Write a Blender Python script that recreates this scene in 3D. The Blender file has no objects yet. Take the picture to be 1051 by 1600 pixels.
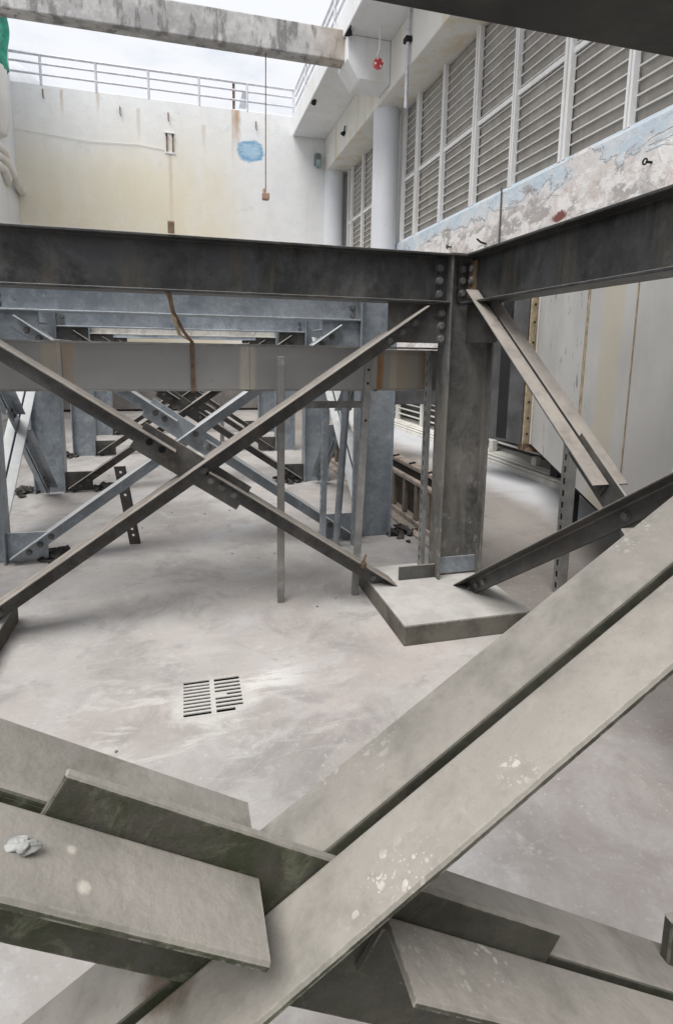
import bpy, math, random
from mathutils import Vector, Matrix
random.seed(7)
R_ = math.radians
sc = bpy.context.scene
col = sc.collection

# ------------------------------------------------------------------ mesh helpers
class MB:
    def __init__(s):
        s.v = []; s.f = []
    def quad_box(s, pts):                       # 8 points: bottom ring 4, top ring 4
        b = len(s.v); s.v += [tuple(p) for p in pts]
        for q in ((3,2,1,0),(4,5,6,7),(0,1,5,4),(1,2,6,5),(2,3,7,6),(3,0,4,7)):
            s.f.append([b+i for i in q])
        return s
    def box(s, x0, x1, y0, y1, z0, z1):
        return s.quad_box([(x0,y0,z0),(x1,y0,z0),(x1,y1,z0),(x0,y1,z0),(x0,y0,z1),(x1,y0,z1),(x1,y1,z1),(x0,y1,z1)])
    def prism(s, poly, o, u, v, w, l0, l1):     # poly in (u,v), extruded along w from l0 to l1
        o, u, v, w = Vector(o), Vector(u), Vector(v), Vector(w)
        if u.cross(v).dot(w) < 0: poly = list(reversed(poly))
        b = len(s.v); n = len(poly)
        for l in (l0, l1):
            for p in poly: s.v.append(tuple(o + u*p[0] + v*p[1] + w*l))
        s.f.append([b+i for i in reversed(range(n))]); s.f.append([b+n+i for i in range(n)])
        for i in range(n):
            j = (i+1) % n; s.f.append([b+i, b+j, b+n+j, b+n+i])
        return s
    def tube(s, pts, r, n=10, cap=True):
        pts = [Vector(p) for p in pts]; b = len(s.v); ref = None
        for i, p in enumerate(pts):
            t = (pts[min(i+1, len(pts)-1)] - pts[max(i-1, 0)]).normalized()
            if ref is None:
                ref = t.orthogonal().normalized()
            a = (ref - t*ref.dot(t)).normalized(); ref = a; c = t.cross(a)
            for k in range(n):
                g = 2*math.pi*k/n; s.v.append(tuple(p + (a*math.cos(g) + c*math.sin(g))*r))
        for i in range(len(pts)-1):
            for k in range(n):
                k2 = (k+1) % n; s.f.append([b+i*n+k, b+i*n+k2, b+(i+1)*n+k2, b+(i+1)*n+k])
        if cap:
            s.f.append([b+k for k in reversed(range(n))]); m = b+(len(pts)-1)*n; s.f.append([m+k for k in range(n)])
        return s
    def lathe(s, c, prof, n=24, axis='z'):      # prof: (r, h) pairs from bottom to top
        c = Vector(c); b = len(s.v)
        for r, h in prof:
            for k in range(n):
                g = 2*math.pi*k/n; p = Vector((r*math.cos(g), r*math.sin(g), h))
                if axis == 'x': p = Vector((p.z, p.x, p.y))
                if axis == 'y': p = Vector((p.y, p.z, p.x))
                s.v.append(tuple(c+p))
        for i in range(len(prof)-1):
            for k in range(n):
                k2 = (k+1) % n; s.f.append([b+i*n+k, b+i*n+k2, b+(i+1)*n+k2, b+(i+1)*n+k])
        s.f.append([b+k for k in reversed(range(n))]); m = b+(len(prof)-1)*n; s.f.append([m+k for k in range(n)])
        return s
    def rock(s, c, r, sq=.6):
        c = Vector(c); b = len(s.v)
        q = Matrix.Rotation(random.random()*6.28, 3, Vector((random.random(), random.random(), random.random()+.01)).normalized())
        P = [(1,1,1),(1,-1,-1),(-1,1,-1),(-1,-1,1),(1.3,0,.2),(-1.2,.1,0),(0,1.3,-.1),(.1,-1.25,0),(0,.1,1.2),(.1,0,-1.2)]
        import bmesh
        bm = bmesh.new()
        for p in P:
            w = q @ Vector(p)*r*random.uniform(.65, 1.05); bm.verts.new((c.x+w.x, c.y+w.y, c.z+w.z*sq))
        bmesh.ops.convex_hull(bm, input=bm.verts[:])
        lone = [v for v in bm.verts if not v.link_faces]
        for v in lone: bm.verts.remove(v)
        bm.verts.index_update()
        s.v += [tuple(v.co) for v in bm.verts]
        for f in bm.faces: s.f.append([b+v.index for v in f.verts])
        bm.free(); return s
    def build(s, name, m, parent=None, bevel=0, smooth=False, seg=1):
        off = Vector((0,0,0)); p = parent
        while p is not None:
            off += p.location; p = p.parent
        me = bpy.data.meshes.new(name)
        me.from_pydata([tuple(Vector(v)-off) for v in s.v], [], s.f); me.update()
        me.materials.append(m)
        o = bpy.data.objects.new(name, me); col.objects.link(o)
        if parent: o.parent = parent
        if smooth:
            me.polygons.foreach_set('use_smooth', [True]*len(me.polygons))
            me.set_sharp_from_angle(angle=R_(40))
        if bevel:
            b = o.modifiers.new('bevel', 'BEVEL'); b.width = bevel; b.segments = seg; b.limit_method = 'ANGLE'; b.angle_limit = R_(40)
        return o

def tag(o, label=None, cat=None, group=None, kind=None):
    if label: o['label'] = label
    if cat: o['category'] = cat
    if group: o['group'] = group
    if kind: o['kind'] = kind
    return o
def thing(name, label, cat, loc, group=None):
    o = bpy.data.objects.new(name, None); col.objects.link(o); o.location = loc; o.empty_display_size = .1
    return tag(o, label, cat, group)

# ------------------------------------------------------------------ material helpers
def lump(c):
    import bmesh
    from mathutils import noise as mn
    m = MB(); bm = bmesh.new(); bmesh.ops.create_icosphere(bm, subdivisions=4, radius=1)
    for v in bm.verts:
        d = v.co.normalized(); k = 1+.75*mn.noise(d*1.3+Vector((3,1,2)))+.22*mn.noise(d*2.7+Vector((5,2,2)))+.05*mn.noise(d*9)
        v.co = Vector((d.x*.0125*k, d.y*.0078*k, d.z*.0062*k))
    bm.verts.index_update()
    m.v = [(c[0]+v.co.x, c[1]+v.co.y, c[2]+v.co.z) for v in bm.verts]; m.f = [[v.index for v in f.verts] for f in bm.faces]
    bm.free(); return m

class NT:
    def __init__(s, name):
        s.m = bpy.data.materials.new(name); s.m.use_nodes = True
        s.t = s.m.node_tree; s.N = s.t.nodes; s.L = s.t.links
        s.bsdf = s.N['Principled BSDF']
        g = s.N.new('ShaderNodeNewGeometry'); s.pos = g.outputs['Position']; s.nor = g.outputs['Normal']
        sp = s.N.new('ShaderNodeSeparateXYZ'); s.L.new(s.pos, sp.inputs[0]); s.x, s.y, s.z = sp.outputs
        sn = s.N.new('ShaderNodeSeparateXYZ'); s.L.new(s.nor, sn.inputs[0]); s.nx, s.ny, s.nz = sn.outputs
    def put(s, sock, v):
        if isinstance(v, (int, float)): sock.default_value = v
        elif isinstance(v, tuple): sock.default_value = (*v, 1) if len(v) == 3 and len(sock.default_value) == 4 else v
        else: s.L.new(v, sock)
    def M(s, op, a, b=0.0, c=None, clamp=False):
        n = s.N.new('ShaderNodeMath'); n.operation = op; n.use_clamp = clamp
        s.put(n.inputs[0], a); s.put(n.inputs[1], b)
        if c is not None: s.put(n.inputs[2], c)
        return n.outputs[0]
    def ramp(s, v, lo, hi, a=0.0, b=1.0):       # smooth map
        n = s.N.new('ShaderNodeMapRange'); n.interpolation_type = 'SMOOTHSTEP'
        s.put(n.inputs[0], v); s.put(n.inputs[1], lo); s.put(n.inputs[2], hi); s.put(n.inputs[3], a); s.put(n.inputs[4], b)
        return n.outputs[0]
    def scaled(s, sx, sy, sz, off=(0,0,0)):
        n = s.N.new('ShaderNodeMapping'); s.L.new(s.pos, n.inputs[0]); n.inputs['Scale'].default_value = (sx, sy, sz); n.inputs['Location'].default_value = off
        return n.outputs[0]
    def noise(s, scale, detail=5, rough=.6, vec=None, dist=0):
        n = s.N.new('ShaderNodeTexNoise'); s.L.new(vec or s.pos, n.inputs['Vector'])
        n.inputs['Scale'].default_value = scale; n.inputs['Detail'].default_value = detail; n.inputs['Roughness'].default_value = rough; n.inputs['Distortion'].default_value = dist
        return n.outputs[0]
    def vor(s, scale, vec=None, feat='F1'):
        n = s.N.new('ShaderNodeTexVoronoi'); s.L.new(vec or s.pos, n.inputs['Vector']); n.inputs['Scale'].default_value = scale; n.feature = feat
        return n.outputs['Distance']
    def mix(s, f, a, b):
        n = s.N.new('ShaderNodeMix'); n.data_type = 'RGBA'
        s.put(n.inputs[0], f); s.put(n.inputs[6], a); s.put(n.inputs[7], b); return n.outputs[2]
    def bump(s, h, strength=.3, dist=.01):
        n = s.N.new('ShaderNodeBump'); n.inputs['Strength'].default_value = strength; n.inputs['Distance'].default_value = dist
        s.L.new(h, n.inputs['Height']); s.L.new(n.outputs[0], s.bsdf.inputs['Normal'])
    def out(s, color, rough=.6, metal=0.0, spec=None):
        s.put(s.bsdf.inputs['Base Color'], color); s.put(s.bsdf.inputs['Roughness'], rough); s.put(s.bsdf.inputs['Metallic'], metal)
        if spec is not None: s.bsdf.inputs['Specular IOR Level'].default_value = spec
        return s.m
    # rust or dirt run starting at (x0, z0) on a wall facing y; width w, length l
    def streak(s, u, x0, z0, w, l, seed=0):
        n = s.noise(9, 4, vec=s.scaled(3, 3, .6, (seed, 0, 0)))
        dx = s.M('ABSOLUTE', s.M('SUBTRACT', u, x0))
        a = s.ramp(s.M('ADD', dx, s.M('MULTIPLY', s.M('SUBTRACT', n, .5), w*1.4)), w, w*.1)
        b = s.M('MULTIPLY', s.ramp(s.z, z0-l, z0-l*.1), s.ramp(s.z, z0+.03, z0-.01))
        return s.M('MULTIPLY', a, b)

def plain(name, c, rough=.6, metal=0.0, var=.25, scale=8):
    t = NT(name); n = t.noise(scale, 6)
    d = tuple(x*(1-var) for x in c); e = tuple(min(1, x*(1+var)) for x in c)
    return t.out(t.mix(t.ramp(n, .3, .7), d, e), rough, metal)

def steel(name, base, alt, stain, dust=(.47,.44,.40), dust_amt=.9, metal=.55, rough=.5, moss=0.0, stain_amt=.5, speck=0.0, spangle=.0, dusty_sides=.15, patch=.45, spots=(), rust=(), wear=0.0, splash=None, wearcol=(.46,.44,.39)):
    t = NT(name)
    n1 = t.noise(3.2, 6, .65); n2 = t.noise(14, 5, .65); nv = t.noise(7, 5, .6, t.scaled(1.6, 1.6, .18))
    c = t.mix(t.ramp(n1, .38, .62), base, alt)
    bl = t.noise(2.1, 7, .72, t.scaled(1, 1, .7, (7, 3, 2)), .5)
    c = t.mix(t.M('MULTIPLY', t.ramp(bl, .53, .68), patch), c, tuple(min(1, x*1.9) for x in alt))
    c = t.mix(t.M('MULTIPLY', t.ramp(t.noise(2.6, 6, .7, t.scaled(1, 1, .6, (1, 9, 4)), .6), .55, .66), patch), c, tuple(x*.4 for x in base))
    c = t.mix(t.M('MULTIPLY', t.ramp(nv, .5, .72), stain_amt), c, stain)
    c = t.mix(t.M('MULTIPLY', t.ramp(n2, .45, .75), .35), c, tuple(min(1, x*1.7) for x in alt))
    if spangle:
        v = t.vor(60, t.scaled(1, 1, 1)); c = t.mix(t.M('MULTIPLY', t.ramp(v, .2, .7), spangle), c, tuple(x*.8 for x in base))
    pit = t.ramp(t.noise(38, 3, .7), .66, .74)
    c = t.mix(t.M('MULTIPLY', pit, .5), c, tuple(x*.35 for x in base))
    scr = t.ramp(t.noise(5, 4, .7, t.scaled(5, 5, 1.1, (3,1,2))), .70, .74)
    c = t.mix(t.M('MULTIPLY', scr, .35), c, tuple(min(1, x*2.6) for x in alt))
    if moss:
        damp = t.ramp(t.M('ADD', t.x, t.M('MULTIPLY', n1, .25)), .42, .12, .25, 1)
        moss = t.M('MULTIPLY', damp, moss)
        g = t.M('MULTIPLY', t.ramp(t.noise(11, 6, .7, dist=.4), .35, .62), moss)
        c = t.mix(g, c, (.04,.048,.022))
        g2 = t.M('MULTIPLY', t.ramp(t.noise(17, 6, .75, dist=.6), .52, .66), t.M('MULTIPLY', moss, .8))
        c = t.mix(g2, c, (.16,.17,.115))
    up = t.M('MULTIPLY', t.ramp(t.nz, .35, .72), dust_amt)
    dn = t.ramp(t.noise(9, 6, .65), .22, .6, .55, 1)
    dcol = t.mix(t.ramp(t.noise(4.5, 7, .68, dist=.3), .35, .65), dust, tuple(x*.84 for x in dust))
    dcol = t.mix(t.M('MULTIPLY', t.ramp(t.noise(12, 7, .75, t.scaled(1,1,1,(4,1,2)), .5), .54, .66), .22), dcol, tuple(min(1,x*1.22) for x in dust))
    dcol = t.mix(t.M('MULTIPLY', t.ramp(t.noise(55, 3, .6), .55, .75), .3), dcol, tuple(x*.6 for x in dust))
    if speck:
        clus = t.M('MULTIPLY', t.ramp(t.noise(5, 3, .5, t.scaled(1,1,1,(.3,.2,.1))), .60, .70), .6)
        for (px, py, pz, pr) in spots:
            vd = t.N.new('ShaderNodeVectorMath'); vd.operation = 'DISTANCE'; t.L.new(t.pos, vd.inputs[0]); vd.inputs[1].default_value = (px, py, pz)
            clus = t.M('MAXIMUM', clus, t.ramp(t.M('ADD', vd.outputs['Value'], t.M('MULTIPLY', t.noise(25, 3), pr*.8)), pr*1.4, pr*.6))
        nn = t.N.new('ShaderNodeTexNoise'); t.L.new(t.pos, nn.inputs['Vector']); nn.inputs['Scale'].default_value = 55; nn.inputs['Detail'].default_value = 4
        va = t.N.new('ShaderNodeVectorMath'); va.operation = 'MULTIPLY_ADD'; t.L.new(nn.outputs['Color'], va.inputs[0]); va.inputs[1].default_value = (.022,.022,.022); t.L.new(t.pos, va.inputs[2])
        wv = va.outputs[0]
        sp = t.ramp(t.M('ADD', t.vor(52, wv), t.M('MULTIPLY', t.noise(20, 2), .5)), .52, .44)
        dcol = t.mix(t.M('MULTIPLY', t.M('MULTIPLY', sp, clus), speck), dcol, (.56,.535,.49))
        sp2 = t.ramp(t.M('ADD', t.vor(140, wv), t.M('MULTIPLY', t.noise(40, 3), .5)), .50, .42)
        dcol = t.mix(t.M('MULTIPLY', t.M('MULTIPLY', sp2, clus), speck), dcol, (.58,.555,.51))
    if splash:
        sn = t.noise(6, 7, .72, t.scaled(1.6, 1.6, .8), .5)
        sm = t.M('MULTIPLY', t.ramp(t.M('ADD', t.z, t.M('MULTIPLY', sn, .5)), 1.75, 1.2), t.ramp(sn, .40, .60))
        c = t.mix(t.M('MULTIPLY', sm, .75), c, splash)
        c = t.mix(t.M('MULTIPLY', t.ramp(t.noise(15, 6, .75, t.scaled(1, 1, .7)), .56, .62), t.M('MULTIPLY', t.ramp(t.z, 1.1, .8), .7)), c, (.26,.25,.235))
    for (px, py, pz, pr, cc) in rust:
        vd = t.N.new('ShaderNodeVectorMath'); vd.operation = 'DISTANCE'; t.L.new(t.pos, vd.inputs[0]); vd.inputs[1].default_value = (px, py, pz)
        dcol = t.mix(t.M('MULTIPLY', t.ramp(t.M('ADD', vd.outputs['Value'], t.M('MULTIPLY', t.noise(40, 5, .7), pr*.9)), pr*1.5, pr*.8), .9), dcol, cc)
    side = t.M('MULTIPLY', t.ramp(t.noise(2.4, 6, .7), .5, .75), dusty_sides)
    f = t.M('ADD', t.M('MULTIPLY', up, dn), side, clamp=True)
    c = t.mix(f, c, dcol)
    if wear:
        bv = t.N.new('ShaderNodeBevel'); bv.samples = 4; bv.inputs['Radius'].default_value = .0045
        dt = t.N.new('ShaderNodeVectorMath'); dt.operation = 'DOT_PRODUCT'; t.L.new(bv.outputs[0], dt.inputs[0]); t.L.new(t.nor, dt.inputs[1])
        ed = t.M('SUBTRACT', 1.0, dt.outputs['Value'])
        ed = t.M('MULTIPLY', t.ramp(ed, .02, .16), t.ramp(t.noise(42, 5, .75), .44, .58))
        c = t.mix(t.M('MULTIPLY', ed, wear), c, wearcol)
        c = t.mix(t.M('MULTIPLY', t.ramp(t.noise(200, 4, .7), .55, .7), .22), c, (.16,.15,.13))
    me = t.M('MULTIPLY', t.M('SUBTRACT', 1.0, f, clamp=True), metal)
    ro = t.M('ADD', t.M('MULTIPLY', n2, .25), rough-.1)
    ro = t.M('ADD', ro, t.M('MULTIPLY', f, .3), clamp=True)
    t.bump(t.M('ADD', n2, t.noise(90, 3)), .12 if not wear else .3, .004)
    return t.out(c, ro, me)

S_dark = steel('weathered_dark_steel', (.045,.044,.042), (.085,.083,.078), (.12,.10,.07), metal=.3, rough=.5, dusty_sides=.12)
S_beam = steel('charcoal_beam_steel', (.030,.031,.032), (.062,.064,.067), (.12,.10,.062), metal=.4, rough=.42, dusty_sides=.14, dust_amt=.85, patch=.75, wear=.7, wearcol=(.27,.24,.185))
S_col = steel('stained_column_steel', (.06,.060,.059), (.14,.137,.131), (.20,.187,.163), metal=.2, rough=.55, dusty_sides=.2, stain_amt=.8, patch=.5, splash=(.165,.157,.138))
S_brace = steel('brown_grey_brace_steel', (.048,.047,.045), (.098,.096,.092), (.09,.075,.055), dust=(.36,.325,.29), metal=.4, rough=.46, dusty_sides=.12, speck=.2, patch=.6, wear=.6, wearcol=(.28,.265,.235))
S_near = steel('dusty_mossy_brace_steel', (.048,.046,.036), (.085,.081,.066), (.07,.065,.042), dust=(.345,.322,.29), metal=.1, rough=.7, moss=.95, speck=.7, dusty_sides=.14, dust_amt=1.0, patch=.6, wear=.8,
    spots=((.21,.45,.985,.045),(.18,.468,.972,.03),(.33,.46,1.07,.03),(.15,.455,.95,.02),(.34,.5,.777,.05)),
    rust=((-.03,.538,.822,.05,(.10,.07,.05)),(-.095,.459,1.038,.008,(.55,.52,.46)),(-.11,.492,1.047,.006,(.56,.53,.47)),(.30,.545,.80,.022,(.20,.185,.165)),(.36,.49,.765,.016,(.26,.24,.22))))
S_blue = steel('blue_grey_galvanised', (.24,.275,.31), (.35,.385,.42), (.30,.29,.27), dust=(.55,.55,.54), metal=.6, rough=.42, stain_amt=.25, spangle=.25, dust_amt=.75, dusty_sides=.05)
S_post = steel('grey_post_steel', (.20,.20,.20), (.29,.29,.28), (.2,.17,.13), metal=.4, rough=.5, dust_amt=.6)
S_pale = steel('pale_streaked_beam', (.40,.39,.36), (.55,.54,.51), (.25,.22,.19), metal=.1, rough=.7)
M_bolt = steel('bolt_steel', (.10,.10,.10), (.18,.18,.175), (.16,.10,.06), metal=.4, rough=.5, dust_amt=.3)
M_hole = plain('dark_bolt_hole', (.012,.012,.012), .9)
M_rust = plain('rusty_strap_metal', (.20,.135,.09), .8, .1, .4, 14)
M_edge = plain('dark_rusty_edge', (.13,.085,.05), .8, .1, .4, 20)
M_black = plain('black_rubble', (.05,.047,.043), .95, 0, .5, 20)
M_dark = plain('dark_grey_box_paint', (.085,.085,.088), .6, .1, .35, 3)

def m_floor():
    t = NT('worn_concrete_floor')
    w = t.noise(1.1, 6, .62, dist=.5)
    c = t.mix(t.ramp(w, .34, .66), (.315,.295,.28), (.43,.413,.395))
    w2 = t.noise(4.5, 7, .7, t.scaled(1, 1, 1, (3, 3, 0)), .7)
    c = t.mix(t.M('MULTIPLY', t.ramp(w2, .5, .70), .45), c, (.51,.50,.485))
    c = t.mix(t.M('MULTIPLY', t.ramp(w2, .46, .33), .35), c, (.28,.26,.25))
    p = t.noise(.8, 4, .55, t.scaled(1, 1, 1, (4, 7, 0)))
    c = t.mix(t.M('MULTIPLY', t.ramp(p, .48, .7), .6), c, (.48,.42,.395))
    b = t.noise(2.2, 5, .6, t.scaled(1, 1, 1, (9, 2, 0)), .6)
    c = t.mix(t.M('MULTIPLY', t.ramp(b, .5, .72), .5), c, (.44,.445,.47))
    dk = t.noise(3.0, 7, .68, t.scaled(1, 1, 1, (1, 12, 0)), .8)
    c = t.mix(t.M('MULTIPLY', t.ramp(dk, .50, .66), .5), c, (.235,.222,.22))
    # brushed lime scars round the drain
    dx = t.M('SUBTRACT', t.x, .10); dy = t.M('SUBTRACT', t.y, 2.28)
    d = t.M('SQRT', t.M('ADD', t.M('MULTIPLY', dx, dx), t.M('MULTIPLY', t.M('MULTIPLY', dy, dy), 1.3)))
    near = t.ramp(d, .95, .15)
    br = t.noise(5.5, 7, .7, t.scaled(.55, 1.5, 1, (2, 0, 0)), 1.2)
    lime = t.M('MULTIPLY', t.ramp(br, .5, .66), near)
    near2 = t.ramp(t.M('ADD', d, t.M('MULTIPLY', t.noise(9, 6, .7), .26)), .36, .27)
    c = t.mix(t.M('MULTIPLY', t.M('ADD', lime, t.M('MULTIPLY', near2, .9), clamp=True), .85), c, (.54,.53,.505))
    # long brushed scars to the right of the drain
    bx_ = t.M('MULTIPLY', t.ramp(t.M('ABSOLUTE', t.M('SUBTRACT', t.M('SUBTRACT', t.y, 2.33), t.M('MULTIPLY', t.M('SUBTRACT', t.x, .2), .25))), .16, .03), t.M('MULTIPLY', t.ramp(t.x, .18, .26), t.ramp(t.x, .62, .35)))
    bn = t.ramp(t.noise(10, 6, .7, t.scaled(.35, 2.2, 1, (0, 4, 0)), .4), .46, .56)
    c = t.mix(t.M('MULTIPLY', t.M('MULTIPLY', bx_, bn), .9), c, (.62,.61,.59))
    # general white scuffs
    sc1 = t.ramp(t.noise(6, 7, .72, t.scaled(.8, 1.2, 1, (11, 5, 0)), 1.0), .60, .72)
    c = t.mix(t.M('MULTIPLY', sc1, .5), c, (.55,.54,.525))
    # shade in the right hand bay, put into the floor colour as brown
    shade_lane = t.M('MULTIPLY', t.ramp(t.M('ADD', t.x, t.M('MULTIPLY', w, .6)), 1.75, 2.3), t.ramp(t.M('ADD', t.x, t.M('MULTIPLY', w, .5)), 3.9, 3.4))
    c = t.mix(t.M('MULTIPLY', shade_lane, .7), c, (.19,.165,.145))
    pk = t.M('MULTIPLY', t.ramp(t.M('ADD', t.x, t.M('MULTIPLY', w2, .6)), .9, 1.7), t.ramp(t.M('ADD', t.y, t.M('MULTIPLY', w, .6)), 2.7, 1.7))
    c = t.mix(t.M('MULTIPLY', pk, .6), c, t.mix(t.ramp(w2, .35, .6), (.27,.232,.217), (.37,.345,.337)))
    strip = t.ramp(t.M('ADD', t.x, t.M('MULTIPLY', w, .4)), 3.3, 4.0)
    c = t.mix(t.M('MULTIPLY', strip, .8), c, (.55,.57,.60))
    # paint drops
    clus = t.ramp(t.noise(2.4, 3, .5, t.scaled(1,1,1,(5,5,0))), .48, .6)
    sp = t.ramp(t.M('ADD', t.vor(26), t.M('MULTIPLY', t.noise(40, 2), .2)), .26, .19)
    c = t.mix(t.M('MULTIPLY', t.M('MULTIPLY', sp, clus), .4), c, (.62,.60,.58))
    sp = t.ramp(t.M('ADD', t.vor(75), t.M('MULTIPLY', t.noise(70, 2), .2)), .26, .2)
    c = t.mix(t.M('MULTIPLY', t.M('MULTIPLY', sp, clus), .3), c, (.60,.58,.56))
    g = t.noise(120, 3, .7)
    c = t.mix(t.M('MULTIPLY', t.ramp(g, .52, .72), .30), c, (.25,.24,.23))
    fx = t.noise(38, 5, .72, t.scaled(1, 1, 1, (2, 1, 0)))
    c = t.mix(t.M('MULTIPLY', t.ramp(fx, .56, .66), .28), c, (.53,.515,.50))
    c = t.mix(t.M('MULTIPLY', t.ramp(fx, .42, .34), .25), c, (.28,.26,.25))
    t.bump(t.M('ADD', t.noise(30, 5), t.M('MULTIPLY', w, 2.0)), .12, .01)
    return t.out(c, t.ramp(w, .3, .7, .55, .8), 0, .35)
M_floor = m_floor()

def m_backwall():
    t = NT('stained_white_render')
    n = t.noise(.5, 5, .6); n2 = t.noise(3, 6, .65)
    c = t.mix(t.ramp(n2, .3, .7), (.78,.79,.80), (.84,.845,.84))
    ye = t.M('MULTIPLY', t.ramp(t.M('ADD', t.z, t.M('MULTIPLY', n, 1.8)), 8.3, 6.0), t.ramp(t.M('ADD', t.x, t.M('MULTIPLY', n, 1.5)), 3.0, 1.2))
    c = t.mix(t.M('MULTIPLY', t.M('MULTIPLY', ye, t.ramp(t.noise(1.1, 6, .65, t.scaled(1, 1, .35, (2,2,2))), .3, .6, .55, 1)), .85), c, (.74,.67,.49))
    col_ = t.noise(2.0, 4, .6, t.scaled(1, 1, .12))
    c = t.mix(t.M('MULTIPLY', t.ramp(col_, .5, .75), .35), c, (.70,.66,.56))
    for (x0, z0, w, l, a) in ((-.2, 6.2, .07, 2.4, .32), (1.40, 7.33, .13, 1.1, .8), (1.30, 7.33, .05, 1.5, .45), (-1.78, 7.33, .06, .6, .4), (-2.55, 7.3, .05, .7, .5), (-.9, 7.1, .06, .9, .35), (.6, 6.9, .07, .8, .3)):
        c = t.mix(t.M('MULTIPLY', t.streak(t.x, x0, z0, w, l, x0*3), a), c, (.42,.25,.12))
    # grey scuffs near the top
    sc1 = t.M('MULTIPLY', t.ramp(t.noise(4, 7, .7, dist=1), .58, .66), t.ramp(t.z, 6.2, 6.9))
    c = t.mix(t.M('MULTIPLY', sc1, .5), c, (.58,.62,.70))
    # brushed blue paint patch
    dx = t.M('DIVIDE', t.M('ADD', t.M('SUBTRACT', t.x, 1.74), t.M('MULTIPLY', t.M('SUBTRACT', t.noise(2.5, 3), .5), .35)), .33); dz = t.M('DIVIDE', t.M('ADD', t.M('SUBTRACT', t.z, 6.42), t.M('MULTIPLY', t.M('SUBTRACT', t.noise(2.5, 3, .5, t.scaled(1,1,1,(4,4,4))), .5), .3)), .22)
    d = t.M('ADD', t.M('POWER', t.M('ABSOLUTE', dx), 2.6), t.M('POWER', t.M('ABSOLUTE', dz), 2.6))
    d = t.M('ADD', d, t.M('MULTIPLY', t.M('SUBTRACT', t.noise(6, 6, .75, t.scaled(1, 1, 2.2)), .5), 2.2))
    c = t.mix(t.M('MULTIPLY', t.M('MULTIPLY', t.ramp(d, 1.5, .6), t.ramp(t.noise(9, 5, .7, t.scaled(.5, 1, 3, (1,1,1))), .3, .5, .55, 1)), .9), c, t.mix(t.ramp(t.M('ADD', d, t.M('MULTIPLY', t.noise(9, 5, .7), .8)), 1.2, .4), (.10,.32,.55), (.34,.53,.68)))
    for z0, a in ((2.4,.3),(3.9,.35)):
        ln = t.ramp(t.M('ABSOLUTE', t.M('SUBTRACT', t.z, t.M('ADD', z0, t.M('MULTIPLY', n2, .03)))), .022, .006)
        c = t.mix(t.M('MULTIPLY', ln, a), c, (.52,.50,.45))
    c = t.mix(t.M('MULTIPLY', t.ramp(t.noise(2.2, 7, .75, dist=.8), .56, .70), .4), c, (.62,.62,.60))
    t.bump(t.M('ADD', n2, t.noise(16, 5)), .25, .02)
    return t.out(c, .85, 0, .2)
M_back = m_backwall()

def m_white(name, base=(.74,.75,.76), stain=(.62,.56,.42), amt=.5, dirt=.3):
    t = NT(name)
    n = t.noise(1.3, 6, .62); v = t.noise(3, 5, .6, t.scaled(1, 1, .2))
    c = t.mix(t.ramp(n, .4, .7), base, tuple(min(1,x*1.07) for x in base))
    c = t.mix(t.M('MULTIPLY', t.ramp(v, .48, .7), amt), c, stain)
    c = t.mix(t.M('MULTIPLY', t.ramp(t.noise(5, 7, .72, dist=.7), .6, .7), dirt), c, (.30,.29,.27))
    t.bump(t.noise(14, 5), .1, .01)
    return t.out(c, .8, 0, .25)
M_white = m_white('building_white_paint', amt=.3, dirt=.12)
M_lintel = m_white('cream_stained_lintel', (.74,.73,.69), (.66,.56,.36), .7, .2)
M_column = m_white('column_white_paint', (.70,.72,.76), (.64,.60,.48), .3, .1)
M_frame = m_white('louvre_white_frame', (.78,.78,.77), (.5,.47,.4), .35, .25)
M_kerb = m_white('flaking_white_kerb', (.66,.65,.61), (.50,.45,.37), .5, .4)
M_rail = plain('pale_grey_railing_paint', (.60,.60,.64), .5, .1, .15)
M_pipe = m_white('white_pipe_lagging', (.72,.70,.66), (.5,.42,.3), .4, .15)

def m_louvre():
    t = NT('grey_brown_louvre_mesh')
    n = t.noise(3, 5, .6); v = t.noise(4, 4, .6, t.scaled(1, 3, .3))
    c = t.mix(t.ramp(n, .35, .65), (.27,.25,.225), (.36,.34,.31))
    c = t.mix(t.M('MULTIPLY', t.ramp(v, .5, .7), .35), c, (.20,.185,.165))
    lines = t.M('SINE', t.M('MULTIPLY', t.z, 300.0))
    c = t.mix(t.M('MULTIPLY', t.ramp(lines, -.5, .8), .3), c, (.36,.345,.32))
    return t.out(c, .7, 0, .3)
M_louvre = m_louvre()
M_lip = m_white('louvre_blade_edge', (.66,.65,.62), (.40,.37,.32), .5, .3)

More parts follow.
